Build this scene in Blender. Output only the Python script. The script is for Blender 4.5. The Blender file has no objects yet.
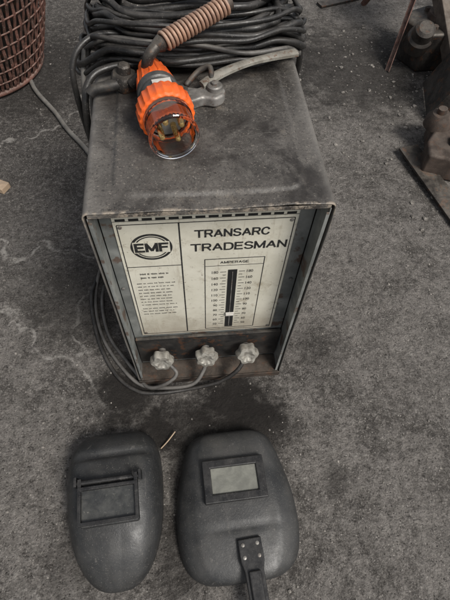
import bpy, bmesh, math, random
from mathutils import Vector, Matrix, noise
R = random.Random(7)
S = bpy.context.scene
COL = S.collection
CAMZ = 1.18

# ------------------------------------------------------------------ materials
class NT:
    def __init__(s, name):
        s.m = bpy.data.materials.new(name); s.m.use_nodes = True
        s.t = s.m.node_tree; s.n = s.t.nodes; s.l = s.t.links
        s.b = s.n['Principled BSDF']
        s.co = s.n.new('ShaderNodeTexCoord').outputs['Object']
    def set(s, sock, v):
        if hasattr(v, 'is_output') : s.l.new(v, sock)
        else: sock.default_value = v
    def noise(s, scale, detail=4, rough=.6, dist=0, stretch=None):
        n = s.n.new('ShaderNodeTexNoise')
        n.inputs['Scale'].default_value = scale; n.inputs['Detail'].default_value = min(detail, 6)
        n.inputs['Roughness'].default_value = rough; n.inputs['Distortion'].default_value = dist
        co = s.co
        if stretch:
            mp = s.n.new('ShaderNodeMapping'); mp.inputs['Scale'].default_value = stretch
            s.l.new(co, mp.inputs['Vector']); co = mp.outputs['Vector']
        s.l.new(co, n.inputs['Vector']); return n.outputs['Fac']
    def voro(s, scale, feature='F1', vec=None):
        n = s.n.new('ShaderNodeTexVoronoi'); n.feature = feature
        n.inputs['Scale'].default_value = scale
        s.l.new(vec if vec else s.co, n.inputs['Vector']); return n
    def ramp(s, fac, a, b, c0=0., c1=1.):
        n = s.n.new('ShaderNodeMapRange'); n.interpolation_type = 'SMOOTHSTEP'
        s.l.new(fac, n.inputs['Value'])
        for k, v in zip(('From Min', 'From Max', 'To Min', 'To Max'), (a, b, c0, c1)):
            n.inputs[k].default_value = v
        return n.outputs['Result']
    def mix(s, fac, a, b, mode='MIX'):
        n = s.n.new('ShaderNodeMix'); n.data_type = 'RGBA'; n.blend_type = mode
        s.set(n.inputs[0], fac)
        for i, v in ((6, a), (7, b)):
            if isinstance(v, tuple): v = (*v, 1) if len(v) == 3 else v
            s.set(n.inputs[i], v)
        return n.outputs[2]
    def math(s, op, a, b=0.):
        n = s.n.new('ShaderNodeMath'); n.operation = op
        s.set(n.inputs[0], a); s.set(n.inputs[1], b); return n.outputs[0]
    def upness(s):
        g = s.n.new('ShaderNodeNewGeometry'); x = s.n.new('ShaderNodeSeparateXYZ')
        s.l.new(g.outputs['Normal'], x.inputs[0]); return x.outputs['Z']
    def bump(s, h, strength=.3, dist=.002):
        n = s.n.new('ShaderNodeBump'); n.inputs['Strength'].default_value = strength
        n.inputs['Distance'].default_value = dist
        s.l.new(h, n.inputs['Height']); s.l.new(n.outputs['Normal'], s.b.inputs['Normal'])
    def fin(s, col, rough=.6, metal=0., **kw):
        if isinstance(col, tuple): col = (*col, 1)
        s.set(s.b.inputs['Base Color'], col); s.set(s.b.inputs['Roughness'], rough)
        s.set(s.b.inputs['Metallic'], metal)
        for k, v in kw.items(): s.b.inputs[k.replace('_', ' ')].default_value = v
        return s.m

def grimy(name, c1, c2, scale=12, rough=.55, metal=0., dust=(.26, .23, .19), dustamt=.5, bump=.25, fine=220, specks=.0, rust=0., spec=.5, scuff=0.):
    t = NT(name)
    a = t.ramp(t.noise(scale, 6, .65, .4), .35, .68)
    col = t.mix(a, c1, c2)
    if rust:
        rf = t.math('MULTIPLY', t.ramp(t.noise(scale*2.3, 6, .7), .55, .62), rust)
        col = t.mix(rf, col, (.09, .042, .022))
    d = t.math('MULTIPLY', t.ramp(t.upness(), .1, 1.0), t.ramp(t.noise(scale*1.7, 6, .7), .3, .75))
    col = t.mix(t.math('MULTIPLY', d, dustamt), col, dust)
    if specks:
        sp = t.math('MULTIPLY', t.ramp(t.noise(fine*1.5, 3, .8), .60, .68), specks)
        col = t.mix(sp, col, dust)
    if scuff:
        sc = t.math('MULTIPLY', t.ramp(t.noise(26, 6, .8, 0, (1, .22, 1)), .60, .70), scuff)
        col = t.mix(sc, col, dust)
        sc = t.math('MULTIPLY', t.ramp(t.noise(48, 6, .8, .6), .62, .70), scuff)
        col = t.mix(sc, col, dust)
    r = t.ramp(t.noise(scale*3, 5, .7), .3, .7, rough-.12, rough+.15)
    t.bump(t.noise(fine, 4, .7), bump, .001)
    return t.fin(col, r, metal, Specular_IOR_Level=spec)

def floor_material():
    t = NT('rough_concrete')
    big = t.ramp(t.noise(3.2, 6, .68, .4), .38, .62)
    med = t.ramp(t.noise(12, 6, .78, .2), .40, .60)
    fin = t.noise(60, 6, .8)
    fin2 = t.noise(210, 4, .8)
    col = t.mix(big, (.088, .079, .070), (.205, .188, .170))
    col = t.mix(t.math('MULTIPLY', med, .62), col, (.31, .285, .26))
    pat = t.ramp(t.noise(6.5, 6, .75, .8), .54, .66, 0, .6)
    col = t.mix(pat, col, (.060, .052, .045))
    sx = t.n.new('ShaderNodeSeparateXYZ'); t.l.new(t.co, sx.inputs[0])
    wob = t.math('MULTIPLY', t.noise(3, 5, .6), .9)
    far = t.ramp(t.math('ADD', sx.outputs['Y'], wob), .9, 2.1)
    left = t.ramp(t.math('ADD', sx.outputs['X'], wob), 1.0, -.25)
    col = t.mix(t.math('MULTIPLY', t.math('MULTIPLY', far, left), .72), col, (.050, .044, .040))  # soot plus light falloff put into the colour, darker towards far left
    # crushed aggregate
    v = t.voro(170)
    sp = t.ramp(v.outputs['Distance'], .34, .20)
    rnd = t.n.new('ShaderNodeSeparateColor'); t.l.new(v.outputs['Color'], rnd.inputs[0])
    col = t.mix(t.math('MULTIPLY', sp, t.ramp(rnd.outputs[0], .60, .95)), col, (.50, .465, .42))
    col = t.mix(t.math('MULTIPLY', sp, t.ramp(rnd.outputs[1], .58, .88)), col, (.035, .030, .026))
    col = t.mix(t.ramp(fin, .50, .66, 0, .66), col, (.42, .39, .355))
    col = t.mix(t.ramp(fin, .49, .34, 0, .88), col, (.038, .033, .029))
    col = t.mix(t.ramp(fin2, .52, .66, 0, .55), col, (.44, .41, .375))
    col = t.mix(t.ramp(fin2, .47, .34, 0, .75), col, (.035, .031, .027))
    # pale mineral-filled cracks
    nz = t.n.new('ShaderNodeTexNoise'); nz.inputs['Scale'].default_value = 5; nz.inputs['Detail'].default_value = 6
    t.l.new(t.co, nz.inputs['Vector'])
    va = t.n.new('ShaderNodeVectorMath'); va.operation = 'MULTIPLY_ADD'
    t.l.new(nz.outputs['Color'], va.inputs[0]); va.inputs[1].default_value = (.35, .35, .35); t.l.new(t.co, va.inputs[2])
    ve = t.voro(1.55, 'DISTANCE_TO_EDGE', va.outputs[0])
    cr = t.ramp(ve.outputs['Distance'], .015, .002)
    cm = t.math('MULTIPLY', cr, t.ramp(sx.outputs['X'], .0, -.3))
    cm = t.math('MULTIPLY', cm, t.ramp(t.noise(26, 6, .8), .42, .54))
    col = t.mix(t.math('MULTIPLY', cm, .85), col, (.50, .47, .43))
    # oil stains and soot; machine front and mask gap also carry painted shade
    def stain_shade(cx, cy, r, amt, col):
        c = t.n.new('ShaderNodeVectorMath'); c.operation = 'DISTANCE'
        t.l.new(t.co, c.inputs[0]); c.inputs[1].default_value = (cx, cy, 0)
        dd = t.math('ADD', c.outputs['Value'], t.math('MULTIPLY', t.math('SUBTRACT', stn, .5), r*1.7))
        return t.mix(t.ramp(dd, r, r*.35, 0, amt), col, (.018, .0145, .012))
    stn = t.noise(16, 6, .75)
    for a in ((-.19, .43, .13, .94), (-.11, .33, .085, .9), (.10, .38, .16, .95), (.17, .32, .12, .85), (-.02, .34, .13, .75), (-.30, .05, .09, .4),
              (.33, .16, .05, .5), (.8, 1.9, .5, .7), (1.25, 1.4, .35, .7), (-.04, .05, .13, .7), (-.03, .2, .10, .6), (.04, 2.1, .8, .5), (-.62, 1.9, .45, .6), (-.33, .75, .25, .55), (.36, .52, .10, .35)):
        col = stain_shade(*a, col)
    h = t.math('ADD', t.math('MULTIPLY', fin, 1.0), t.math('MULTIPLY', fin2, .5))
    h = t.math('ADD', h, t.math('MULTIPLY', t.noise(14, 5, .65), 1.6))
    t.bump(h, 1.0, .024)
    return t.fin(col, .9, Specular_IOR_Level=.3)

M = {}
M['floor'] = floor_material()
M['chips'] = grimy('stone_chip', (.06, .054, .048), (.26, .24, .215), 30, .9, dustamt=.15)
def lid_material():
    t = NT('grimy_painted_steel')
    col = t.mix(t.ramp(t.noise(5, 6, .65, .5), .38, .62), (.030, .027, .024), (.078, .071, .064))
    col = t.mix(t.ramp(t.noise(30, 6, .75, .2), .47, .70, 0, .6), col, (.125, .115, .103))
    col = t.mix(t.ramp(t.noise(16, 6, .8), .58, .67, 0, .5), col, (.14, .12, .098))
    col = t.mix(t.ramp(t.noise(260, 3, .8), .58, .68, 0, .65), col, (.24, .215, .185))
    col = t.mix(t.ramp(t.noise(240, 3, .8), .46, .36, 0, .7), col, (.015, .013, .012))
    col = t.mix(t.ramp(t.noise(4.3, 6, .65, 1.2), .50, .62, 0, .8), col, (.018, .015, .013))
    col = t.mix(t.ramp(t.noise(60, 5, .7, 0, (.25, 3, 1)), .64, .70, 0, .5), col, (.24, .225, .20))
    sx = t.n.new('ShaderNodeSeparateXYZ'); t.l.new(t.co, sx.inputs[0])
    e = t.math('ABSOLUTE', sx.outputs['X'])
    e = t.math('ADD', e, t.math('MULTIPLY', t.noise(14, 6, .75), .06))
    col = t.mix(t.ramp(e, .19, .235, 0, .55), col, (.19, .178, .162))
    lip = t.math('MULTIPLY', t.ramp(sx.outputs['Y'], .007, .001), t.ramp(t.noise(40, 6, .8), .46, .58))
    lip = t.math('MULTIPLY', lip, t.ramp(sx.outputs['Z'], .60, .66))
    col = t.mix(t.math('MULTIPLY', lip, .8), col, (.26, .22, .175))
    t.bump(t.math('ADD', t.noise(160, 6, .7), t.noise(18, 3, .5)), .5, .002)
    return t.fin(col, t.ramp(t.noise(22, 6, .7), .3, .7, .34, .64), 0, Specular_IOR_Level=.4)
M['lid'] = lid_material()
M['teal'] = grimy('faded_grey_green_steel', (.14, .148, .142), (.28, .288, .275), 9, .42, .3, dustamt=.5, rust=.75, specks=.2)
M['darksteel'] = grimy('dark_steel', (.014, .014, .014), (.045, .041, .037), 14, .55, .2, dustamt=.35, rust=.6, spec=.3)
def plate_material():
    t = NT('yellowed_white_plate')
    col = t.mix(t.ramp(t.noise(6, 6, .7), .3, .7), (.56, .54, .46), (.44, .42, .345))
    col = t.mix(t.ramp(t.noise(22, 6, .8, .3), .53, .72, 0, .7), col, (.22, .18, .12))
    col = t.mix(t.ramp(t.noise(90, 4, .8), .61, .70, 0, .75), col, (.11, .08, .05))
    col = t.mix(t.ramp(t.noise(10, 6, .8, 0, (6, 1, .6)), .54, .70, 0, .5), col, (.24, .195, .14))
    sx = t.n.new('ShaderNodeSeparateXYZ'); t.l.new(t.co, sx.inputs[0])
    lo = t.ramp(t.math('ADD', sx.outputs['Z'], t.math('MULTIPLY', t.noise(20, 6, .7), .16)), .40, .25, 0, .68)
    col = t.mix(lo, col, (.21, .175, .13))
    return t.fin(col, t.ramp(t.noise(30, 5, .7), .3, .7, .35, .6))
M['plate'] = plate_material()
def ink_material():
    t = NT('worn_black_ink')
    return t.fin(t.mix(t.ramp(t.noise(160, 5, .8), .57, .68, 0, .6), (.012, .012, .012), (.18, .17, .14)), .6)
M['ink'] = ink_material()
M['black'] = NT('slot_black').fin((.005, .005, .005), .7)
M['helmet'] = grimy('helmet_black_fibre', (.014, .0145, .015), (.025, .0255, .026), 10, .42, dust=(.15, .14, .125), dustamt=.16, specks=.6, bump=.5, spec=.36, scuff=.45)
M['shield'] = grimy('shield_grey_fibre', (.016, .0165, .017), (.027, .0275, .028), 8, .45, dust=(.15, .14, .125), dustamt=.20, specks=.55, bump=.5, spec=.36, scuff=.5)
M['bplastic'] = grimy('black_plastic', (.006, .006, .0065), (.013, .013, .013), 20, .36, dust=(.13, .12, .11), dustamt=.16, specks=.4, bump=.15, spec=.42, scuff=.3)
def glass_lens(n, c, c2, r):
    t = NT(n)
    col = t.mix(t.ramp(t.noise(30, 6, .7, .4), .35, .7), c, c2)
    col = t.mix(t.ramp(t.noise(180, 4, .8), .60, .70, 0, .5), col, (.22, .21, .18))
    return t.fin(col, t.ramp(t.noise(40, 5, .7), .35, .65, r, r+.25), 0.)
M['lens1'] = glass_lens('dusty_dark_lens', (.022, .023, .023), (.055, .055, .051), .22)
M['lens2'] = glass_lens('dusty_pale_lens', (.11, .11, .095), (.17, .17, .145), .3)
M['rubber'] = grimy('dusty_black_rubber', (.007, .007, .007), (.020, .0185, .017), 18, .43, dust=(.16, .145, .13), dustamt=.26, specks=.5, spec=.4)
M['grubber'] = grimy('dusty_grey_rubber', (.040, .038, .035), (.10, .094, .086), 18, .55, dust=(.22, .2, .18), dustamt=.4, specks=.3)
M['hose'] = grimy('pale_grey_hose', (.070, .067, .062), (.13, .125, .115), 18, .6, dustamt=.35, specks=.4)
M['orange'] = grimy('orange_plastic', (.80, .125, .014), (.58, .082, .012), 25, .36, dust=(.24, .11, .055), dustamt=.28, specks=.5, bump=.1)
M['greyplastic'] = grimy('dark_grey_plastic', (.025, .025, .025), (.05, .05, .05), 25, .4, dustamt=.25)
M['brass'] = grimy('brass', (.85, .60, .25), (.7, .48, .2), 40, .22, 1., dustamt=.05, bump=.05)
M['castmetal'] = grimy('cast_alloy', (.11, .105, .098), (.25, .24, .225), 30, .5, .4, dustamt=.4, rust=.5, specks=.4)
M['paleplate'] = grimy('pale_painted_steel', (.24, .23, .20), (.13, .12, .10), 45, .55, .1, dustamt=.4, rust=.9, specks=.5)
M['spring'] = grimy('terracotta_wire', (.30, .175, .115), (.18, .105, .075), 30, .6, .1, dust=(.40, .31, .24), dustamt=.55)
M['rust'] = grimy('rusty_iron', (.036, .027, .022), (.085, .064, .052), 12, .75, .2, dust=(.18, .15, .125), dustamt=.40, specks=.4, rust=.4, bump=.5, spec=.3)
M['traymetal'] = grimy('rusty_dark_tray', (.022, .018, .015), (.065, .050, .040), 22, .75, .2, dust=(.16, .135, .11), dustamt=.30, specks=.4, rust=.5, bump=.5, spec=.3)
M['rustred'] = grimy('rusty_red_iron', (.13, .060, .045), (.055, .033, .026), 30, .75, .2, dust=(.38, .31, .27), dustamt=.5, specks=.6, bump=.5, fine=120, spec=.3)
M['grease'] = grimy('greasy_dark_iron', (.015, .013, .012), (.050, .044, .039), 14, .5, .3, dustamt=.35, specks=.5, rust=.7, bump=.5, spec=.35)
M['knob'] = grimy('dirty_alloy_knob', (.27, .26, .23), (.11, .10, .085), 55, .5, .2, dustamt=.3, specks=.5)
M['wood'] = grimy('raw_wood', (.38, .28, .19), (.25, .18, .12), 30, .8, dustamt=.3)
M['oldwood'] = grimy('weathered_dark_timber', (.055, .042, .033), (.10, .080, .064), 22, .8, dustamt=.25, specks=.4, bump=.6)
M['clear'] = NT('clear_polycarbonate').fin((.98, .99, .99), .05, 0., Transmission_Weight=1., IOR=1.42)
M['ceramic'] = grimy('white_insert', (.50, .48, .44), (.36, .34, .31), 40, .4, dustamt=.15)
M['insert'] = grimy('grey_insert', (.16, .155, .145), (.10, .095, .088), 40, .4, dustamt=.15)

# ------------------------------------------------------------------ geometry helpers
def basis(d):
    d = Vector(d).normalized()
    a = Vector((0, 0, 1)) if abs(d.z) < .9 else Vector((1, 0, 0))
    x = a.cross(d).normalized(); y = d.cross(x)
    return x, y, d
def b_box(bm, c, s, rot=None):
    m = Matrix.Translation(c) @ (rot.to_4x4() if rot else Matrix()) @ Matrix.Diagonal((*s, 1))
    r = bmesh.ops.create_cube(bm, size=1)
    for v in r['verts']: v.co = m @ v.co
def b_lathe(bm, p0, d, prof, seg=32, lobes=0, lob=0., cap=True, loop=False):
    x, y, d = basis(d); p0 = Vector(p0); rings = []
    for t, r in prof:
        ring = []
        for i in range(seg):
            a = 2*math.pi*i/seg; rr = r*(1+lob*math.cos(lobes*a)) if lobes else r
            ring.append(bm.verts.new(p0+d*t+(x*math.cos(a)+y*math.sin(a))*rr))
        rings.append(ring)
    pr = list(zip(rings, rings[1:]))
    if loop: pr.append((rings[-1], rings[0]))
    for a, b in pr:
        for i in range(seg):
            bm.faces.new((a[i], a[(i+1) % seg], b[(i+1) % seg], b[i]))
    if cap and not loop:
        bm.faces.new(rings[0][::-1]); bm.faces.new(rings[-1])
def b_cyl(bm, p0, p1, r, r1=None, seg=20):
    p0 = Vector(p0); p1 = Vector(p1); d = p1-p0; L = d.length
    b_lathe(bm, p0, d, [(0, r), (L, r if r1 is None else r1)], seg)
def smooth_path(pts, n=8, closed=False):
    P = [Vector(p) for p in pts]; out = []
    N = len(P); rng = range(N) if closed else range(N-1)
    for i in rng:
        if closed: a, b, c, d = P[(i-1) % N], P[i], P[(i+1) % N], P[(i+2) % N]
        else: a, b, c, d = P[max(i-1, 0)], P[i], P[i+1], P[min(i+2, N-1)]
        for k in range(n):
            t = k/n
            out.append(.5*((2*b)+(c-a)*t+(2*a-5*b+4*c-d)*t*t+(3*b-a-3*c+d)*t**3))
    if not closed: out.append(P[-1])
    return out
def b_tube(bm, pts, r, seg=8, closed=False):
    n = len(pts); T = []
    for i in range(n):
        a = pts[(i-1) % n] if (closed or i > 0) else pts[0]
        b = pts[(i+1) % n] if (closed or i < n-1) else pts[-1]
        T.append((b-a).normalized())
    x, y, _ = basis(T[0]); rings = []
    for i in range(n):
        x = (x-T[i]*x.dot(T[i])).normalized(); y = T[i].cross(x)
        rr = r(i/(n-1)) if callable(r) else r
        rings.append([bm.verts.new(pts[i]+(x*math.cos(2*math.pi*k/seg)+y*math.sin(2*math.pi*k/seg))*rr) for k in range(seg)])
    for i in range(n if closed else n-1):
        a, b = rings[i], rings[(i+1) % n]
        for k in range(seg): bm.faces.new((a[k], a[(k+1) % seg], b[(k+1) % seg], b[k]))
    if not closed:
        bm.faces.new(rings[0][::-1]); bm.faces.new(rings[-1])
def b_prism(bm, outline, mat, th):
    lo = [bm.verts.new(mat @ Vector((x, y, 0))) for x, y in outline]
    hi = [bm.verts.new(mat @ Vector((x, y, th))) for x, y in outline]
    n = len(lo); bm.faces.new(lo[::-1]); bm.faces.new(hi)
    for i in range(n): bm.faces.new((lo[i], lo[(i+1) % n], hi[(i+1) % n], hi[i]))

def thing(name, loc, label, cat, group=None):
    o = bpy.data.objects.new(name, None); o.empty_display_size = .05
    COL.objects.link(o); o.location = loc; o['label'] = label; o['category'] = cat
    if group: o['group'] = group
    return o
def part(bm, name, mat, parent=None, smooth=False, bevel=0., label=None, origin=None, segs=2):
    me = bpy.data.meshes.new(name)
    bmesh.ops.recalc_face_normals(bm, faces=bm.faces)
    bm.to_mesh(me); bm.free()
    base = Vector((0, 0, 0))
    p = parent
    while p is not None: base += Vector(p.location); p = p.parent
    if parent is None and origin: base = Vector(origin)
    me.transform(Matrix.Translation(-base))
    me.materials.append(M[mat])
    o = bpy.data.objects.new(name, me); COL.objects.link(o)
    if parent: o.parent = parent
    elif origin: o.location = origin
    if smooth:
        for f in me.polygons: f.use_smooth = True
        if smooth == 'angle':
            me.set_sharp_from_angle(angle=math.radians(38))
    if bevel:
        b = o.modifiers.new('bevel', 'BEVEL'); b.width = bevel; b.segments = segs; b.limit_method = 'ANGLE'
        b.angle_limit = math.radians(40)
        for f in me.polygons: f.use_smooth = True
        b.harden_normals = True
    if label: o['label'] = label
    return o
def b_text(bm, body, x0, x1, zc, y, h=None):
    cu = bpy.data.curves.new('t', 'FONT'); cu.body = body; cu.size = 1; cu.resolution_u = 3
    ob = bpy.data.objects.new('t', cu); COL.objects.link(ob)
    dg = bpy.context.evaluated_depsgraph_get(); me = bpy.data.meshes.new_from_object(ob.evaluated_get(dg))
    vs = [v.co.copy() for v in me.vertices]
    mnx = min(v.x for v in vs); mxx = max(v.x for v in vs); mny = min(v.y for v in vs); mxy = max(v.y for v in vs)
    sx = (x1-x0)/(mxx-mnx); sy = h/(mxy-mny) if h else sx
    nv = [bm.verts.new((x0+(v.x-mnx)*sx, y, zc+(v.y-(mny+mxy)/2)*sy)) for v in vs]
    for f in me.polygons:
        try: bm.faces.new([nv[i] for i in f.vertices])
        except ValueError: pass
    bpy.data.objects.remove(ob); bpy.data.meshes.remove(me); bpy.data.curves.remove(cu)
GL = {
 'T': (.78, [[(0, 1), (.78, 1)], [(.39, 1), (.39, 0)]], []),
 'R': (.70, [[(0, 0), (0, 1)], [(0, 1), (.40, 1)], [(0, .48), (.40, .48)], [(.40, .48), (.70, 0)]], [[(.38, 1), (.55, .98), (.66, .88), (.68, .74), (.66, .60), (.55, .50), (.38, .48)]]),
 'A': (.80, [[(0, 0), (.40, 1)], [(.40, 1), (.80, 0)], [(.15, .33), (.65, .33)]], []),
 'N': (.70, [[(0, 0), (0, 1)], [(0, 1), (.70, 0)], [(.70, 0), (.70, 1)]], []),
 'S': (.70, [], [[(.67, .76), (.60, .93), (.36, 1.01), (.12, .94), (.04, .75), (.13, .59), (.37, .51), (.61, .43), (.70, .26), (.61, .07), (.36, -.01), (.10, .07), (.01, .25)]]),
 'C': (.74, [], [[(.74, .70), (.63, .93), (.40, 1.01), (.13, .88), (0, .5), (.13, .12), (.40, -.01), (.63, .07), (.74, .30)]]),
 'G': (.76, [[(.45, .45), (.76, .45)], [(.76, .45), (.76, 0.02)]], [[(.74, .74), (.63, .93), (.40, 1.01), (.13, .88), (0, .5), (.13, .12), (.40, -.01), (.62, .07), (.76, .30)]]),
 'D': (.74, [[(0, 0), (0, 1)], [(0, 1), (.36, 1)], [(0, 0), (.36, 0)]], [[(.34, 1), (.54, .96), (.69, .80), (.74, .5), (.69, .20), (.54, .04), (.34, 0)]]),
 'E': (.62, [[(0, 0), (0, 1)], [(0, 1), (.60, 1)], [(0, .52), (.54, .52)], [(0, 0), (.62, 0)]], []),
 'F': (.60, [[(0, 0), (0, 1)], [(0, 1), (.60, 1)], [(0, .52), (.52, .52)]], []),
 'M': (.86, [[(0, 0), (0, 1)], [(0, 1), (.43, .05)], [(.43, .05), (.86, 1)], [(.86, 1), (.86, 0)]], []),
 'P': (.68, [[(0, 0), (0, 1)], [(0, 1), (.40, 1)], [(0, .46), (.40, .46)]], [[(.38, 1), (.55, .98), (.66, .88), (.68, .73), (.66, .58), (.55, .48), (.38, .46)]]),
}
def b_stroke(bm, body, x0, x1, zc, y, h, t=.15, gap=.26):
    tot = sum(GL[c][0] for c in body)+gap*(len(body)-1)
    hh = h/(1+t); sx = (x1-x0-t*hh)/tot; cx = x0+t*hh/2; k = 0
    z0 = zc-hh/2; tw = t*hh/2
    for c in body:
        w, ls, cs = GL[c]
        for a, b in ls:
            a = Vector((cx+a[0]*sx, z0+a[1]*hh)); b = Vector((cx+b[0]*sx, z0+b[1]*hh))
            d = (b-a).normalized(); n = Vector((-d.y, d.x))*tw; e = d*tw*(.96 if min(abs(d.x), abs(d.y)) < .01 else .35)
            yy = y-.00004*(k % 5); k += 1
            bm.faces.new([bm.verts.new((p.x, yy, p.y)) for p in (a-e-n, b+e-n, b+e+n, a-e+n)])
        for cv in cs:
            P = smooth_path([(cx+p[0]*sx, z0+p[1]*hh, 0) for p in cv], 4); yy = y-.00004*(k % 5); k += 1; pr = None
            for i, p in enumerate(P):
                d = (P[min(i+1, len(P)-1)]-P[max(0, i-1)]).normalized(); n = Vector((-d.y, d.x, 0))*tw
                q = [bm.verts.new((v.x, yy, v.y)) for v in (p-n, p+n)]
                if pr: bm.faces.new((pr[0], q[0], q[1], pr[1]))
                pr = q
        cx += (w+gap)*sx

# ------------------------------------------------------------------ floor
bm = bmesh.new()
bmesh.ops.create_grid(bm, x_segments=4, y_segments=4, size=15)
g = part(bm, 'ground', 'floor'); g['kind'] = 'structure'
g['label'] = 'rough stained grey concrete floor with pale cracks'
bm = bmesh.new()
def chip(x, y, s):
    r = bmesh.ops.create_icosphere(bm, subdivisions=1, radius=s)
    sc = Vector((R.uniform(.7, 1.3), R.uniform(.7, 1.3), R.uniform(.4, .8)))
    for v in r['verts']:
        v.co = Vector((v.co.x*sc.x*R.uniform(.8, 1.2), v.co.y*sc.y*R.uniform(.8, 1.2), v.co.z*sc.z))+Vector((x, y, s*.25))
for i in range(2200):
    x = R.uniform(-1., 1.5); y = R.uniform(-.2, 2.6)
    if -.16 < x < .24 and .45 < y < .9: continue
    chip(x, y, R.choice((.0012, .0016, .002, .002, .003)) * R.uniform(.8, 1.4))
for i in range(320):
    chip(.95+.25*R.gauss(0, 1), 1.7+.35*R.gauss(0, 1), R.choice((.002, .003, .003, .004, .008)))
o = part(bm, 'gravel', 'chips'); o['kind'] = 'stuff'; o['label'] = 'loose grit and stone chips on the floor'

# ------------------------------------------------------------------ welder
X0, X1, Y0, Y1, ZT = -.152, .228, .461, .895, .676
W = thing('welding_machine', ((X0+X1)/2, Y0, 0), 'old grimy steel arc welder with cream front plate', 'welding machine')
bm = bmesh.new()
prof = []
rc = .009
for z in [i*.02 for i in range(0, 33)]: prof.append((X0, z+.004))
for i in range(1, 8):
    a = math.pi-i/8*math.pi/2; prof.append((X0+rc+rc*math.cos(a), ZT-rc+rc*math.sin(a)))
nx = 130
for i in range(nx+1): prof.append((X0+rc+(X1-X0-2*rc)*i/nx, ZT))
for i in range(1, 8):
    a = math.pi/2-i/8*math.pi/2; prof.append((X1-rc+rc*math.cos(a), ZT-rc+rc*math.sin(a)))
for z in [i*.02 for i in range(32, -1, -1)]: prof.append((X1, z+.004))
ny = 150
def rr_sdf(x, y, cx, cy, hx, hy, r):
    qx = abs(x-cx)-hx+r; qy = abs(y-cy)-hy+r
    return math.hypot(max(qx, 0), max(qy, 0))+min(max(qx, qy), 0)-r
rows = []
for j in range(ny+1):
    y = Y0+(Y1-Y0)*j/ny; row = []
    for (x, z) in prof:
        dz = dx = 0
        if z > ZT-1e-5:
            d = rr_sdf(x, y, .040, .660, .146, .166, .03)
            dz += .0045*(1/(1+math.exp(d/.0012)))+.0022*math.exp(-(d/.0035)**2)
            edge = min(x-X0, X1-x, 0.05)/.05
            dz += edge*(.0040*noise.noise(Vector((x*9, y*9, 1)))+.0014*noise.noise(Vector((x*30, y*30, 4))))
        elif z < ZT-.02:
            dx = .003*noise.noise(Vector((x*3, y*6, z*6)))
        if y < Y0+.012: dz += .0014*noise.noise(Vector((x*25, 0, 7)))
        row.append(bm.verts.new((x+dx, y, z+dz)))
    rows.append(row)
for a, b in zip(rows, rows[1:]):
    for i in range(len(prof)-1): bm.faces.new((a[i], a[i+1], b[i+1], b[i]))
house = part(bm, 'housing', 'lid', W, smooth=True, label='grimy dark sheet steel cover with embossed top')
sm = house.modifiers.new('sheet', 'SOLIDIFY'); sm.thickness = .0022; sm.offset = 1
for nm, xa in (('side_wall', X0+.0050), ('side_wall', X1-.0050)):
    bm = bmesh.new(); b_box(bm, (xa, Y0+.026, .338), (.0016, .049, .655)); part(bm, nm, 'teal', W)
for sgn, xa in ((1, X0+.0080), (-1, X1-.0080)):
    bm = bmesh.new(); b_box(bm, (xa, Y0+.0015, .334), (.0045, .0016, .645)); part(bm, 'edge_flange', 'teal', W, bevel=.0004)
bm = bmesh.new(); b_box(bm, ((X0+X1)/2, Y0+.0015, ZT-.0052), (X1-X0-.012, .002, .007))
b_box(bm, ((X0+X1)/2, Y0+.0125, ZT-.0095), (X1-X0-.014, .022, .0012))
part(bm, 'front_lip', 'lid', W, bevel=.0006, label='worn rusty front lip')
YP = .511
bm = bmesh.new(); b_box(bm, ((X0+X1)/2, YP+.006, .339), (X1-X0-.013, .006, .650))
part(bm, 'front_sheet', 'teal', W, bevel=.001)
bm = bmesh.new(); b_box(bm, ((X0+X1)/2, Y1-.003, .34), (X1-X0-.006, .004, .66)); part(bm, 'back_sheet', 'teal', W)
PX0, PX1, PZ0, PZ1 = -.1245, .1935, .186, .600
bm = bmesh.new(); b_box(bm, ((PX0+PX1)/2, YP+.0012, (PZ0+PZ1)/2), (PX1-PX0, .0024, PZ1-PZ0))
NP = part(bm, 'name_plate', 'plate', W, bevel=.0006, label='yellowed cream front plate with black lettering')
bm = bmesh.new(); b_box(bm, ((PX0+PX1)/2, YP+.0015, .622), (PX1-PX0, .003, .038)); VG = part(bm, 'vent_strip', 'plate', W, bevel=.0006)
bm = bmesh.new()
for row in (.6065, .6155, .6245):
    for i in range(14):
        x = PX0+.014+i*(PX1-PX0-.028)/13
        b_box(bm, (x, YP+.0008, row), (.0165, .003, .0050))
part(bm, 'vent_slot', 'black', W, label='rows of dark ventilation slots')
yi = YP-.0006
bm = bmesh.new()
def line(x0, z0, x1, z1, w=.0016):
    if abs(x1-x0) < 1e-6: b_box(bm, (x0, yi+.0003, (z0+z1)/2), (w, .0005, abs(z1-z0)))
    else: b_box(bm, ((x0+x1)/2, yi+.0003, z0), (abs(x1-x0), .0005, w))
line(-.014, .196, -.014, .594, .0026)
line(PX0+.006, .594, PX1-.006, .594); line(PX0+.006, .194, PX1-.006, .194)
line(PX0+.006, .195, PX0+.006, .593); line(PX1-.006, .195, PX1-.006, .593)
line(PX0+.007, .472, -.0155, .472)
SX0, SX1, SZ0, SZ1 = .030, .146, .203, .484
for a in ((SX0, SZ0, SX0, SZ1), (SX1, SZ0, SX1, SZ1)): line(*a)
line(SX0-.0007, SZ0-.0007, SX1+.0007, SZ0); line(SX0-.0007, SZ1+.0007, SX1+.0007, SZ1)
line(SX0+.001, .462, SX1-.001, .462, .001)
for k in range(21):
    z = .440-k*.0108; l = .012 if k % 2 == 0 else .007
    line(.0725-l, z, .0725, z, .0012); line(.0985, z, .0985+l, z, .0012)
part(bm, 'printed_border', 'ink', NP)
bm = bmesh.new(); b_stroke(bm, 'TRANSARC', .012, .147, .562, yi, .0215, .20); part(bm, 'lettering', 'ink', NP)
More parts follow.
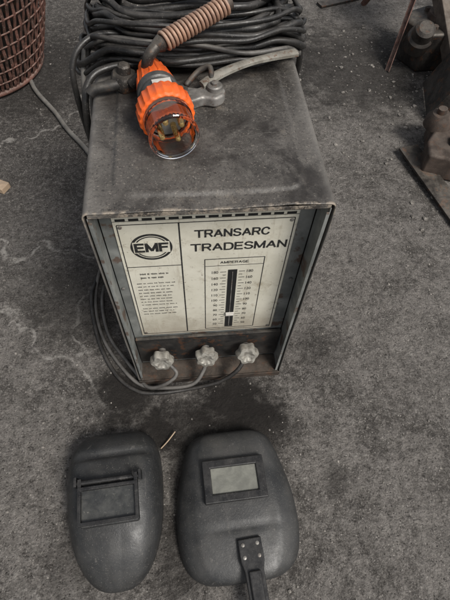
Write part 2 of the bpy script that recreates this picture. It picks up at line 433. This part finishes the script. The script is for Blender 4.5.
bm = bmesh.new(); b_stroke(bm, 'TRADESMAN', .004, .183, .523, yi, .0225, .20); part(bm, 'lettering', 'ink', NP)
bm = bmesh.new(); b_stroke(bm, 'AMPERAGE', .060, .116, .473, yi, .0078, .18, .34); part(bm, 'lettering', 'ink', NP)
for side in (0, 1):
    bm = bmesh.new()
    for k, n in enumerate(('180', '160', '140', '120', '110', '100', '90', '80', '70', '60', '50')):
        z = .440-k*.0216; w = .0125 if len(n) == 3 else .009
        if side: b_text(bm, n, .1145, .1145+w, z, yi, .009)
        else: b_text(bm, n, .0565-w, .0565, z, yi, .009)
    part(bm, 'numerals', 'ink', NP)
bm = bmesh.new()
for k, (z, h) in enumerate(((.447, .0052), (.434, .0052), (.414, .0034), (.402, .0034), (.390, .0034), (.378, .0034), (.366, .0034), (.354, .0034), (.342, .0034), (.330, .0034), (.314, .0034), (.302, .0034), (.290, .0034))):
    x = -.108 if k > 1 else -.098; end = (-.030 if k > 1 else -.040) - R.uniform(0, .014)
    while x < end:
        w = R.uniform(.004, .013); w = min(w, end-x+.002)
        n = max(2, int(w/.0024))
        for q in range(n): b_box(bm, (x+(q+.5)*w/n, yi+.0003, z+R.uniform(-.0003, .0003)), (w/n*.62, .0004, h*R.uniform(.6, 1)))
        x += w+.0026
part(bm, 'fine_print', 'ink', NP, label='rows of worn fine print')
def ring2d(bm, cx, cz, r0_, r1_, y, n=48):
    a = [bm.verts.new((cx+r0_*math.cos(2*math.pi*i/n), y, cz+r0_*math.sin(2*math.pi*i/n))) for i in range(n)]
    b = [bm.verts.new((cx+r1_*math.cos(2*math.pi*i/n), y, cz+r1_*math.sin(2*math.pi*i/n))) for i in range(n)]
    for i in range(n): bm.faces.new((a[i], a[(i+1) % n], b[(i+1) % n], b[i]))
ex, ez = -.066, .531
bm = bmesh.new()
ring2d(bm, ex, ez, .0375, .0325, yi); ring2d(bm, ex, ez, .0305, .0280, yi)
b_stroke(bm, 'EMF', ex-.031, ex+.031, ez, yi-.0006, .026, .27, .30)
part(bm, 'emblem', 'ink', NP, label='round black emblem with bold letters')
bm = bmesh.new(); b_box(bm, (ex, yi-.0001, ez), (.066, .0005, .031)); part(bm, 'emblem_field', 'plate', NP)
bm = bmesh.new(); b_box(bm, (.0855, YP-.0004, .327), (.0185, .0012, .240)); SL = part(bm, 'indicator_slot', 'black', W, bevel=.0004)
bm = bmesh.new(); b_box(bm, (.0855, YP-.0016, .327), (.0018, .001, .226)); part(bm, 'guide_rod', 'castmetal', SL)
bm = bmesh.new(); b_box(bm, (.0860, YP-.0035, .272), (.0200, .003, .014)); b_box(bm, (.0860, YP-.0050, .272), (.018, .003, .0025))
part(bm, 'pointer', 'ceramic', SL, bevel=.0008)
for (x, z) in ((PX0+.011, .588), (PX1-.011, .588), (PX0+.011, .200), (PX1-.011, .200), (-.137, .40), (.210, .40)):
    bm = bmesh.new(); b_lathe(bm, (x, YP, z), (0, -1, 0), [(0, .0035), (.0015, .0034), (.0022, .002)], 12); part(bm, 'screw', 'castmetal', W, smooth='angle')
bm = bmesh.new(); b_box(bm, ((X0+X1)/2, .506, .113), (X1-X0-.018, .008, .130)); part(bm, 'terminal_panel', 'darksteel', W, bevel=.001)
bm = bmesh.new()
b_box(bm, ((X0+X1)/2, .485, .012), (X1-X0-.008, .055, .018)); b_box(bm, ((X0+X1)/2, .4555, .014), (X1-X0+.004, .003, .024))
part(bm, 'base_tray', 'traymetal', W, bevel=.0015, label='rusty base tray lip')
for i, x in enumerate((-.083, .029, .133)):
    bm = bmesh.new()
    b_lathe(bm, (x, .5015, .118), (0, -1, 0), [(0, .0095), (.022, .0095)], 20)
    part(bm, 'terminal_post', 'castmetal', W, smooth='angle')
    bm = bmesh.new()
    b_lathe(bm, (x, .484, .118), (.05*(i-1), -1, .25+.12*i), [(0, .012), (.003, .0245), (.006, .0275), (.020, .0275), (.026, .0240), (.027, .016), (.022, .010), (.021, .004)], 72, lobes=6+(i == 1), lob=.10)
    part(bm, 'knob', 'knob', W, smooth='angle', label='dirty lobed alloy terminal knob')

# ------------------------------------------------------------------ cables
def coil(name, mat, label, n, r, a, b, cx, cy, z0, seed, dz=.007, vb=.72):
    rr = random.Random(seed); pts = []
    K = 20
    for k in range(n):
        A = a*rr.uniform(.84, 1.12); B = b*rr.uniform(vb, 1.15); oz = z0+k*dz+rr.uniform(-.006, .010)
        ox = cx+rr.uniform(-.018, .018); oy = cy+rr.uniform(-.030, .030); tilt = rr.uniform(-.12, .12)
        for i in range(K):
            t = 2*math.pi*i/K
            c, s = math.cos(t), math.sin(t)
            x = ox+A*math.copysign(abs(c)**.8, c); y = oy+B*math.copysign(abs(s)**.8, s)+tilt*(x-cx)
            z = oz+.016*noise.noise(Vector((x*8+seed, y*8, k*1.7)))
            over = max(0, abs(x-.038)-.165)
            z -= over*.9
            if y > .93: z -= (y-.93)*1.2
            if X0-.01 < x < X1+.01 and y < Y1+.01: z = max(z, ZT+.004+r)
            pts.append((x+rr.uniform(-.006, .006), y+rr.uniform(-.005, .005), z))
    bm = bmesh.new(); b_tube(bm, smooth_path(pts, 5), r, 8)
    T = thing(name, (cx, cy, ZT), label, 'cable')
    part(bm, 'cable', mat, T, smooth=True); return T
coil('cable_coil', 'rubber', 'heap of dusty black welding cable coiled on the machine top', 15, .0062, .192, .125, .035, .922, ZT+.010, 3, .0058)
coil('cable_coil', 'grubber', 'dusty grey power lead coiled on the machine top', 4, .0042, .185, .135, .035, .935, ZT+.030, 11, .014)
coil('cable_coil', 'rubber', 'thinner black lead looped over the welding cable heap', 11, .0043, .205, .120, .032, .915, ZT+.025, 23, .0075, .5)
coil('cable_coil', 'rubber', 'thick black cable lying crookedly on top of the heap', 4, .0080, .165, .10, .05, .945, ZT+.070, 41, .012, .4)

def cable(name, mat, pts, r, label, cat='cable', pn='sheath'):
    T = thing(name, pts[len(pts)//2], label, cat)
    bm = bmesh.new(); b_tube(bm, smooth_path(pts, 10), r, 10); part(bm, pn, mat, T, smooth=True); return T
cable('power_cable', 'grubber', [(-.17, .86, .70), (-.185, .82, .62), (-.20, .80, .40), (-.235, .82, .15), (-.285, .80, .012), (-.285, .70, .007), (-.258, .60, .007), (-.205, .51, .007), (-.15, .452, .010), (-.075, .430, .03), (-.01, .430, .045), (.02, .455, .07), (.029, .478, .10)], .0052,
      'grey cable looping round the machine base to a terminal')
cable('power_cable', 'grubber', [(-.172, .88, .68), (-.19, .85, .5), (-.22, .86, .2), (-.262, .83, .010), (-.268, .72, .007), (-.243, .61, .007), (-.19, .525, .008), (-.165, .49, .008), (-.13, .440, .02), (-.08, .432, .055), (-.05, .45, .08), (-.080, .478, .105)], .0050,
      'grey cable running beside the machine to a terminal')
cable('power_cable', 'rubber', [(-.27, .85, .01), (-.30, .75, .009), (-.272, .60, .009), (-.22, .49, .009), (-.16, .435, .010), (-.10, .425, .010), (-.02, .430, .010), (.06, .436, .03), (.11, .450, .07), (.133, .478, .10)], .0056,
      'black cable on the floor in front of the machine')
cable('rubber_hose', 'hose', [(-.78, 2.2, .01), (-.66, 1.95, .01), (-.595, 1.78, .01), (-.50, 1.63, .01), (-.44, 1.52, .01), (-.36, 1.40, .01), (-.26, 1.22, .01), (-.1, 1.05, .01)], .009,
      'grey hose lying on dark concrete behind the machine', 'hose')
cable('power_cable', 'rubber', [(-.05, .80, .70), (-.12, .79, .70), (-.158, .765, .690), (-.172, .74, .64), (-.178, .75, .50), (-.18, .80, .3), (-.19, .9, .1), (-.15, 1.0, .01)], .0065,
      'black cable hanging over the machine edge')
cable('power_cable', 'rubber', [(-.08, .84, .73), (-.14, .82, .74), (-.178, .79, .72), (-.188, .775, .66), (-.185, .79, .50), (-.18, .86, .3), (-.19, .95, .1), (-.15, 1.05, .01)], .0055,
      'thin black cable drooping from the cable heap')
cable('power_cable', 'rubber', [(.05, .81, .70), (.12, .82, .715), (.19, .825, .71), (.238, .85, .69), (.25, .90, .55), (.25, .98, .2), (.22, 1.05, .01)], .0060,
      'black cable draped over the rear corner of the machine')

# ------------------------------------------------------------------ plug
PL = thing('power_plug', (-.016, .60, ZT+.003), 'orange three phase plug with clear shroud lying on the machine', 'power plug')
pa = Vector((-.047, .752, ZT+.040)); pb = Vector((-.002, .520, ZT+.049)); d = (pb-pa).normalized()
def at(t): return pa+d*t
bm = bmesh.new()
b_lathe(bm, at(-.012), d, [(0, .014), (.004, .020), (.016, .021), (.020, .019), (.022, .024), (.030, .026), (.060, .031), (.078, .033), (.080, .030)], 40, lobes=20, lob=.012)
body = part(bm, 'grip', 'orange', PL, smooth='angle')
x, y, _ = basis(d)
bm = bmesh.new()
for i in range(14):
    a = 2*math.pi*i/14; o1 = (x*math.cos(a)+y*math.sin(a))
    b_cyl(bm, at(.016)+o1*.0250, at(.058)+o1*.0318, .0024, seg=8)
gr = part(bm, 'grip_ribs', 'orange', PL, smooth='angle'); 
bm = bmesh.new(); b_lathe(bm, at(.062), d, [(0, .030), (.002, .035), (.014, .0355), (.016, .033), (.038, .034), (.046, .035)], 40); part(bm, 'collar', 'greyplastic', PL, smooth='angle')
bm = bmesh.new(); b_box(bm, at(.090)+Vector((.004, -.004, .0345)), (.030, .016, .0015), Matrix.Rotation(.2, 3, 'Z')); part(bm, 'rating_label', 'ceramic', PL, bevel=.0004)
bm = bmesh.new()
b_lathe(bm, at(.106), d, [(0, .035), (.002, .0425), (.006, .0445), (.030, .0445), (.034, .0430), (.036, .0395), (.0355, .036)], 96, lobes=24, lob=.024, cap=False)
part(bm, 'locking_ring', 'orange', PL, smooth='angle')
bm = bmesh.new()
b_lathe(bm, at(.112), d, [(0, .0335), (.022, .0335), (.023, .030)], 40); part(bm, 'insert', 'insert', PL, smooth='angle')
bm = bmesh.new()   # clear tube with rolled front rim
b_lathe(bm, at(.138), d, [(0, .0385), (.012, .0385), (.014, .0368), (.046, .0368), (.047, .0390), (.052, .0390), (.0535, .0375), (.0535, .0345), (.052, .0335), (0, .0335)], 64, cap=False, loop=True)
part(bm, 'clear_shroud', 'clear', PL, smooth='angle')
for i in range(4):
    a = 2*math.pi*i/4+.5
    p = at(.135)+(x*math.cos(a)+y*math.sin(a))*.018
    bm = bmesh.new(); b_lathe(bm, p, d, [(0, .0050), (.036, .0050), (.040, .0038), (.041, .001)], 14); part(bm, 'pin', 'brass', PL, smooth='angle')
cable('plug_lead', 'rubber', [tuple(at(-.010)), tuple(at(-.03)), (-.058, .80, ZT+.045), (-.03, .83, ZT+.06), (.03, .85, ZT+.075), (.10, .87, ZT+.08), (.16, .92, ZT+.07)], .0085, 'black lead running from the orange plug into the coil')

# ------------------------------------------------------------------ electrode holder with spring handle
EH = thing('electrode_holder', (.04, .78, ZT+.003), 'old electrode holder with terracotta wound wire grip on cable heap', 'electrode holder')
s0 = Vector((-.020, .735, ZT+.098)); s1 = Vector((.086, .794, ZT+.124)); sd = (s1-s0)
pts = []; x, y, dn = basis(sd); N = 17
for i in range(N*14+1):
    t = i/(N*14); a = t*N*2*math.pi
    pts.append(s0+sd*t+(x*math.cos(a)+y*math.sin(a))*(.0135-.0005*t))
bm = bmesh.new(); b_tube(bm, pts, .0031, 7); part(bm, 'spring_grip', 'spring', EH, smooth=True)
bm = bmesh.new(); b_cyl(bm, s0-dn*.004, s1+dn*.008, .0105); part(bm, 'core', 'rust', EH, smooth='angle')
bm = bmesh.new(); b_cyl(bm, s0-dn*.02, s0-dn*.0045, .008, .0135); part(bm, 'ferrule', 'grease', EH, smooth='angle')
bm = bmesh.new()
b_tube(bm, smooth_path([s0-dn*.012, s0-dn*.03+Vector((0, -.004, -.008)), Vector((-.055, .730, ZT+.050)), Vector((-.080, .738, ZT+.025))], 8), .0095, 12)
part(bm, 'jaw', 'grease', EH, smooth='angle')

EC = thing('earth_clamp', (.03, .70, ZT+.003), 'grey cast alloy earth clamp with long pale lever', 'clamp')
bm = bmesh.new()
m = Matrix.Translation((.030, .706, ZT+.007)) @ Matrix.Rotation(.12, 4, 'Z')
b_prism(bm, [(-.048, -.010), (-.035, -.020), (-.010, -.021), (.010, -.014), (.030, -.022), (.046, -.014), (.052, .004), (.040, .018), (.020, .020), (.004, .014), (-.014, .020), (-.036, .020), (-.048, .010)], m, .020)
part(bm, 'clamp_body', 'castmetal', EC, bevel=.005, segs=3)
for px_ in ((.004, .704), (.062, .714)):
    bm = bmesh.new(); b_lathe(bm, (*px_, ZT+.026), (0, 0, 1), [(0, .0135), (.008, .0135), (.010, .011), (.010, .006), (.014, .006), (.015, .004)], 6 if px_[0] < .03 else 24)
    part(bm, 'bolt', 'castmetal' if px_[0] > .03 else 'darksteel', EC, smooth='angle')
bm = bmesh.new()
lp = smooth_path([(.040, .722, ZT+.030), (.075, .740, ZT+.040), (.120, .755, ZT+.048), (.165, .772, ZT+.048), (.216, .792, ZT+.044)], 8)
ring_prev = None
for i, p in enumerate(lp):
    t = (lp[min(i+1, len(lp)-1)]-lp[max(i-1, 0)]).normalized(); sidev = Vector((-t.y, t.x, 0)).normalized()
    w = .0085+.0012*math.sin(i*.25); h = .0035
    ring = [bm.verts.new(p+sidev*a+Vector((0, 0, b))) for a, b in ((-w, -h), (-w, h*.4), (-w*.5, h), (w*.5, h), (w, h*.4), (w, -h))]
    if ring_prev:
        for k in range(6): bm.faces.new((ring_prev[k], ring_prev[(k+1) % 6], ring[(k+1) % 6], ring[k]))
    else: bm.faces.new(ring)
    ring_prev = ring
bm.faces.new(ring_prev)
part(bm, 'lever', 'paleplate', EC, smooth='angle')
bm = bmesh.new()
b_tube(bm, smooth_path([(.012, .735, ZT+.02), (.035, .752, ZT+.035), (.055, .75, ZT+.045), (.058, .730, ZT+.035)], 6), .005, 10)
part(bm, 'linkage', 'darksteel', EC, smooth=True)

CC = thing('cable_connector', (-.10, .755, ZT+.003), 'dark greasy cast cable connector on the machine corner', 'connector')
bm = bmesh.new()
b_lathe(bm, (-.096, .758, ZT+.006), (.1, 0, 1), [(0, .021), (.004, .024), (.020, .024), (.026, .020), (.028, .012), (.040, .011), (.043, .008)], 32, lobes=6, lob=.05)
part(bm, 'terminal_body', 'grease', CC, smooth='angle')
bm = bmesh.new()
b_tube(bm, smooth_path([(-.085, .750, ZT+.022), (-.115, .742, ZT+.020), (-.145, .735, ZT+.018), (-.156, .730, ZT+.012)], 6), .0095, 12)
part(bm, 'cable_end', 'darksteel', CC, smooth=True)

# ------------------------------------------------------------------ masks
def shell(bm, cx, cy, rot, L, wf, hf, n_out=3.2, p=.62, ns=64, na=64, hend=2.4, ridge=None):
    ca, sa = math.cos(rot), math.sin(rot); rings = []
    for i in range(ns+1):
        s = -math.cos(math.pi*i/ns)
        s = max(-.9995, min(.9995, s))
        no = n_out(s) if callable(n_out) else n_out
        w = wf(s)*(1-abs(s)**no)**(1/no); h = hf(s)*(1-abs(s)**hend)**(1/hend)
        ring = []
        for k in range(na+1):
            a = -math.pi/2+math.pi*k/na
            u = math.copysign(abs(math.sin(a))**p, math.sin(a))
            x = w*u; z = h*abs(math.cos(a))**p
            if ridge: z += ridge(s, u)*min(1, h/.05)
            y = L/2*s
            ring.append(bm.verts.new((cx+x*ca-y*sa, cy+x*sa+y*ca, max(z, 0))))
        rings.append(ring)
    for a, b in zip(rings, rings[1:]):
        for k in range(na): bm.faces.new((a[k], a[k+1], b[k+1], b[k]))
    return rings
def tab(*T):
    def f(s):
        for i in range(len(T)-1):
            (a, va), (b, vb) = T[i], T[i+1]
            if s <= b:
                m0 = (vb-va)/(b-a) if i == 0 else (vb-T[i-1][1])/(b-T[i-1][0])
                m1 = (vb-va)/(b-a) if i == len(T)-2 else (T[i+2][1]-va)/(T[i+2][0]-a)
                h = b-a; t = (s-a)/h
                return (2*t**3-3*t*t+1)*va+(t**3-2*t*t+t)*h*m0+(-2*t**3+3*t*t)*vb+(t**3-t*t)*h*m1
        return T[-1][1]
    return f
H1 = thing('welding_helmet', (-.205, .15, 0), 'scuffed black welding helmet with flip up visor on concrete', 'welding helmet')
bm = bmesh.new()
hc = (-.203, .152); hr = math.radians(3)
def ridge1(s, u):
    z = -.012*math.exp(-((s-.60)/.045)**2)*(1-u*u)
    z += .005*math.exp(-(u/.08)**2)*max(0, -s)
    return z
shell(bm, hc[0], hc[1], hr, .342, tab((-1, .086), (-.6, .096), (-.1, .106), (.4, .110), (.8, .108), (1, .104)),
      tab((-1, .050), (-.6, .085), (0, .110), (.35, .116), (.7, .110), (1, .095)), lambda s: 2.7 if s < 0 else 4.4, .60, hend=3.0, ridge=ridge1)
hs = part(bm, 'helmet_shell', 'helmet', H1, smooth=True)
sm = hs.modifiers.new('t', 'SOLIDIFY'); sm.thickness = .002
Rz = Matrix.Rotation(hr, 3, 'Z') @ Matrix.Rotation(.06, 3, 'X')
def hl(x, y, z): return Vector((*hc, 0)) + Rz @ Vector((x, y, z))
def frame(bm, fn, x0, x1, y0, y1, z0, z1, w, Rm):
    outer = [(x0, y0), (x1, y0), (x1, y1), (x0, y1)]; inner = [(x0+w, y0+w), (x1-w, y0+w), (x1-w, y1-w), (x0+w, y1-w)]
    V = {}
    for nm, L_ in (('o', outer), ('i', inner)):
        for z, zn in ((z0, 0), (z1, 1)):
            V[nm, zn] = [bm.verts.new(fn(a, b, z)) for a, b in L_]
    for i in range(4):
        j = (i+1) % 4
        bm.faces.new((V['o', 1][i], V['o', 1][j], V['i', 1][j], V['i', 1][i]))
        bm.faces.new((V['o', 0][j], V['o', 0][i], V['i', 0][i], V['i', 0][j]))
        bm.faces.new((V['o', 0][i], V['o', 0][j], V['o', 1][j], V['o', 1][i]))
        bm.faces.new((V['i', 0][j], V['i', 0][i], V['i', 1][i], V['i', 1][j]))
bm = bmesh.new(); b_box(bm, hl(0, .006, .103), (.124, .092, .034), Rz); part(bm, 'visor_housing', 'helmet', H1, bevel=.006, segs=3)
bm = bmesh.new(); frame(bm, hl, -.064, .064, -.036, .040, .1205, .1355, .0075, Rz)
vf = part(bm, 'visor_frame', 'bplastic', H1, bevel=.0015)
bm = bmesh.new(); b_box(bm, hl(0, .002, .1245), (.1126, .0605, .003), Rz); part(bm, 'visor_lens', 'lens1', vf)
bm = bmesh.new(); b_cyl(bm, hl(-.066, .049, .127), hl(.066, .049, .127), .0055)
b_box(bm, hl(-.060, .046, .127), (.008, .022, .014), Rz); b_box(bm, hl(.060, .046, .127), (.008, .022, .014), Rz)
b_box(bm, hl(.069, .052, .120), (.006, .020, .030), Rz); b_box(bm, hl(-.069, .052, .120), (.006, .020, .030), Rz)
part(bm, 'visor_hinge', 'bplastic', H1, bevel=.001)
bm = bmesh.new(); b_cyl(bm, hl(.055, .049, .130), hl(.055, .060, .145), .003); part(bm, 'release_lever', 'bplastic', H1, smooth='angle')

H2 = thing('welding_hand_shield', (.08, .13, 0), 'dusty dark grey welding hand shield with riveted handle', 'welding shield')
bm = bmesh.new(); sc_ = (.075, .137); sr = math.radians(2)
def ridge2(s, u):
    z = -.034*max(0, abs(u)-.66)
    z -= .004*math.exp(-((s+.35)/.04)**2)*(1-abs(u))
    return z
shell(bm, sc_[0], sc_[1], sr, .324, tab((-1, .120), (-.75, .134), (-.3, .141), (.1, .137), (.5, .123), (.8, .110), (1, .102)),
      tab((-1, .046), (-.5, .058), (-.1, .066), (.3, .068), (.8, .063), (1, .055)), lambda s: 5.0 if s < 0 else 8.0, .55, hend=7.0, ridge=ridge2)
hs = part(bm, 'shield_shell', 'shield', H2, smooth=True)
sm = hs.modifiers.new('t', 'SOLIDIFY'); sm.thickness = .002
Rz2 = Matrix.Rotation(sr, 3, 'Z')
def sl(x, y, z): return Vector((*sc_, 0)) + Rz2 @ Vector((x, y, z))
bm = bmesh.new(); frame(bm, sl, -.072, .072, -.004, .090, .062, .083, .019, Rz2); wf_ = part(bm, 'window_frame', 'bplastic', H2, bevel=.003, segs=3)
bm = bmesh.new(); b_box(bm, sl(0, .043, .0765), (.1055, .0555, .003), Rz2); part(bm, 'window_lens', 'lens2', wf_)
bm = bmesh.new()
m = Matrix.Translation(sl(.016, -.080, .062)) @ Matrix.Rotation(sr+.04, 4, 'Z')
b_prism(bm, [(-.026, .0), (.026, .0), (.026, -.045), (.021, -.062), (.0195, -.200), (-.0195, -.200), (-.021, -.062), (-.026, -.045)], m, .008)
hd = part(bm, 'handle', 'bplastic', H2, bevel=.003, segs=3)
bm = bmesh.new(); b_prism(bm, [(-.013, -.062), (.013, -.062), (.013, -.198), (-.013, -.198)], m @ Matrix.Translation((0, 0, .0085)), .007)
part(bm, 'grip_rib', 'bplastic', hd, bevel=.003, segs=3)
for x_, y_ in ((-.016, -.012), (.016, -.012), (-.016, -.036), (.016, -.036)):
    bm = bmesh.new(); b_lathe(bm, m @ Vector((x_, y_, .008)), (0, 0, 1), [(0, .0042), (.001, .004), (.002, .002)], 14); part(bm, 'rivet', 'castmetal', hd, smooth='angle')

cable('dry_twig', 'wood', [(-.100, .280, .004), (-.082, .296, .008), (-.062, .318, .012)], .0016, 'short pale dry twig on the floor between masks', 'twig', 'stem')

# ------------------------------------------------------------------ basket
BK = thing('metal_basket', (-.86, 1.97, 0), 'flared rusty slatted steel basket standing on dark floor', 'basket')
bc = Vector((-.86, 1.97, 0)); r0, r1, hh = .27, .44, .55
def rad(t): return r0+(r1-r0)*t**.85
bm = bmesh.new(); NS = 96
for i in range(NS):
    a0 = 2*math.pi*i/NS; pr = None; tw = R.uniform(-.010, .010)
    for k in range(25):
        t = k/24; a = a0+tw*math.sin(t*6+i); hw = .0062/rad(t)
        ro = rad(t)+.0035*math.sin(k*math.pi/2+i*math.pi); q = []
        for (da, dr) in ((-hw, 0), (0, .003), (hw, 0), (hw, -.003), (-hw, -.003)):
            q.append(bm.verts.new(bc+Vector(((ro+dr)*math.cos(a+da), (ro+dr)*math.sin(a+da), .02+hh*t))))
        if pr:
            for j in range(5): bm.faces.new((pr[j], pr[(j+1) % 5], q[(j+1) % 5], q[j]))
        else: bm.faces.new(q)
        pr = q
    bm.faces.new(pr)
part(bm, 'slats', 'rustred', BK)
for k in range(12):
    t = k/11
    bm = bmesh.new(); b_tube(bm, [bc+Vector(((rad(t)+.002)*math.cos(2*math.pi*i/64), (rad(t)+.002)*math.sin(2*math.pi*i/64), .02+hh*t)) for i in range(64)], .0030 if 0 < k < 11 else .010, 6, True)
    part(bm, 'hoop', 'rustred', BK, smooth=True)
bm = bmesh.new(); b_lathe(bm, bc, (0, 0, 1), [(.004, rad(0)-.03), (.02, rad(0)-.025), (.02+hh*.5, rad(.5)-.025), (.02+hh*.95, rad(.95)-.025)], 64, cap=False); part(bm, 'dark_backing', 'darksteel', BK, smooth=True)  # dark inner cone added behind the slats to keep the gaps dark

WB = thing('wood_offcut', (-.63, 1.2, 0), 'small raw timber offcut lying on concrete', 'wood')
bm = bmesh.new(); b_box(bm, (-.665, 1.235, .012), (.10, .040, .022), Matrix.Rotation(-.5, 3, 'Z')); part(bm, 'offcut', 'wood', WB, bevel=.002)

# ------------------------------------------------------------------ scrap
SB = thing('rusty_casting', (.97, 1.30, 0), 'brown rusty iron block with two lugs on the floor', 'scrap metal')
bm = bmesh.new()
b_prism(bm, [(-.07, -.13), (.07, -.13), (.085, 0), (.06, .12), (.0, .15), (-.06, .12), (-.055, .02), (-.075, -.05)], Matrix.Translation((.985, 1.30, 0)) @ Matrix.Rotation(-.35, 4, 'Z'), .10)
part(bm, 'block', 'rust', SB, bevel=.012, segs=3)
bm = bmesh.new(); b_lathe(bm, (.965, 1.37, .095), (-.1, .0, 1), [(0, .052), (.03, .047), (.05, .030), (.052, .018), (.070, .016)], 32); part(bm, 'lug', 'rust', SB, smooth='angle')
bm = bmesh.new(); b_lathe(bm, (1.01, 1.25, .095), (.05, 0, 1), [(0, .046), (.020, .040), (.030, .022), (.045, .020)], 8); part(bm, 'lug', 'grease', SB, smooth='angle')
ST = thing('steel_plate', (.90, 1.14, 0), 'dark steel flat bar lying on concrete', 'scrap metal')
bm = bmesh.new()
b_box(bm, (.915, 1.12, .018), (.080, .44, .010), Matrix.Rotation(.22, 3, 'Z') @ Matrix.Rotation(.03, 3, 'X'))
part(bm, 'flat_bar', 'grease', ST, bevel=.002)
CH = thing('steel_channel', (1.08, 1.6, 0), 'greasy steel channel leaning among scrap', 'scrap metal')
rc_ = Matrix.Rotation(-.25, 3, 'Z') @ Matrix.Rotation(.35, 3, 'Y')
m = Matrix.Translation(Vector((1.10, 1.62, .17))) @ rc_.to_4x4() @ Matrix.Translation((0, 0, -.17))
bm = bmesh.new(); b_prism(bm, [(-.006, -.12), (.06, -.12), (.06, -.108), (.006, -.108), (.006, .108), (.06, .108), (.06, .12), (-.006, .12)], m, .38)
part(bm, 'channel', 'grease', CH, bevel=.002)
MC = thing('machine_casting', (1.14, 1.95, 0), 'greasy iron machine casting with bolts among scrap', 'machine part')
bm = bmesh.new()
b_prism(bm, [(-.10, -.10), (.02, -.13), (.12, -.08), (.13, .06), (.05, .12), (-.08, .10), (-.12, .02)], Matrix.Translation((1.13, 1.97, .0)) @ Matrix.Rotation(.3, 4, 'Z'), .17)
part(bm, 'casting', 'grease', MC, bevel=.015, segs=3)
bm = bmesh.new(); b_lathe(bm, (1.05, 1.90, .10), (-.1, -.5, 1), [(0, .06), (.05, .055), (.06, .045), (.10, .042), (.11, .03)], 24); part(bm, 'flange', 'grease', MC, smooth='angle')
bm = bmesh.new(); b_lathe(bm, (1.17, 1.98, .16), (0, 0, 1), [(0, .07), (.03, .066), (.04, .04), (.09, .036)], 24); part(bm, 'boss', 'rust', MC, smooth='angle')
for p in ((1.03, 1.87, .19), (1.10, 1.89, .175), (1.2, 2.05, .175), (1.12, 2.04, .175)):
    bm = bmesh.new(); b_lathe(bm, p, (0, 0, 1), [(-.01, .014), (.008, .014), (.010, .010)], 6); part(bm, 'bolt', 'rust', MC)
RS = thing('rusty_stand', (1.05, 2.15, 0), 'rusty angle iron stand with thin splayed legs', 'stand')
for p, q in (((.94, 1.86, 0), (1.07, 2.10, .42)), ((1.38, 1.82, 0), (1.30, 2.10, .42)), ((.98, 2.45, 0), (1.07, 2.20, .42)), ((1.42, 2.45, 0), (1.30, 2.20, .42))):
    bm = bmesh.new(); v = (Vector(q)-Vector(p)); m = Matrix.Translation(p) @ v.to_track_quat('Z', 'Y').to_matrix().to_4x4()
    b_prism(bm, [(-.011, -.011), (.011, -.011), (.011, -.007), (-.007, -.007), (-.007, .011), (-.011, .011)], m, v.length)
    part(bm, 'leg', 'rustred', RS, bevel=.0008)
bm = bmesh.new(); b_box(bm, (1.19, 2.15, .43), (.34, .22, .02)); part(bm, 'top_plate', 'rust', RS, bevel=.003)
TB = thing('timber_beam', (1.30, 1.72, 0), 'dark weathered timber beam lying over scrap', 'timber')
bm = bmesh.new(); m = Matrix.Translation((1.22, 1.66, .0)) @ Matrix.Rotation(.20, 4, 'Z') @ Matrix.Rotation(-.95, 4, 'X')
b_prism(bm, [(-.045, -.03), (.045, -.03), (.045, .03), (-.045, .03)], m @ Matrix.Translation((0, 0, .03)), .8); part(bm, 'beam', 'oldwood', TB, bevel=.004)
RB = thing('steel_bar', (1.2, 1.75, 0), 'long rusty square bar lying across scrap', 'scrap metal')
bm = bmesh.new(); b_box(bm, (1.27, 1.78, .03), (.03, .75, .03), Matrix.Rotation(.35, 3, 'Z')); part(bm, 'bar', 'rustred', RB, bevel=.003)
RB = thing('steel_bar', (.9, 2.3, 0), 'short dark flat iron strip on the floor', 'scrap metal')
bm = bmesh.new(); b_box(bm, (.93, 2.50, .009), (.40, .05, .010), Matrix.Rotation(.35, 3, 'Z')); part(bm, 'bar', 'grease', RB, bevel=.002)

# ------------------------------------------------------------------ camera
Zc = Vector((17, 273, 450)).normalized()
D = Vector((-82, 804, -450)); Yc = (D-Zc*D.dot(Zc)).normalized(); Xc = Yc.cross(Zc)
cm = Matrix((Xc, Yc, Zc)).to_4x4(); cm.translation = (0, 0, CAMZ)
cam = bpy.data.cameras.new('camera'); co = bpy.data.objects.new('camera', cam); COL.objects.link(co)
co.matrix_world = cm; cam.lens = 27; cam.sensor_width = 36; cam.clip_start = .01; cam.clip_end = 200
S.camera = co

# ------------------------------------------------------------------ light
el, az = math.radians(50), math.radians(140)   # az: clockwise from +Y
w = bpy.data.worlds.new('World'); S.world = w; w.use_nodes = True
nt = w.node_tree; bg = nt.nodes['Background']
sky = nt.nodes.new('ShaderNodeTexSky'); sky.sky_type = 'NISHITA'; sky.sun_disc = False
sky.sun_elevation = el; sky.sun_rotation = az; sky.air_density = 1.; sky.dust_density = 3.
hsv = nt.nodes.new('ShaderNodeHueSaturation'); hsv.inputs['Saturation'].default_value = .3
nt.links.new(sky.outputs[0], hsv.inputs['Color']); nt.links.new(hsv.outputs[0], bg.inputs['Color'])
bg.inputs['Strength'].default_value = .13
sun = bpy.data.lights.new('sun', 'SUN'); sun.energy = 3.8; sun.angle = math.radians(20); sun.color = (1, .965, .91)
so = bpy.data.objects.new('sun', sun); COL.objects.link(so)
dirv = Vector((math.sin(az)*math.cos(el), math.cos(az)*math.cos(el), math.sin(el)))
so.rotation_euler = dirv.to_track_quat('Z', 'Y').to_euler(); so.location = dirv*3
S.view_settings.view_transform = 'Standard'; S.view_settings.look = 'None'; S.view_settings.exposure = 0
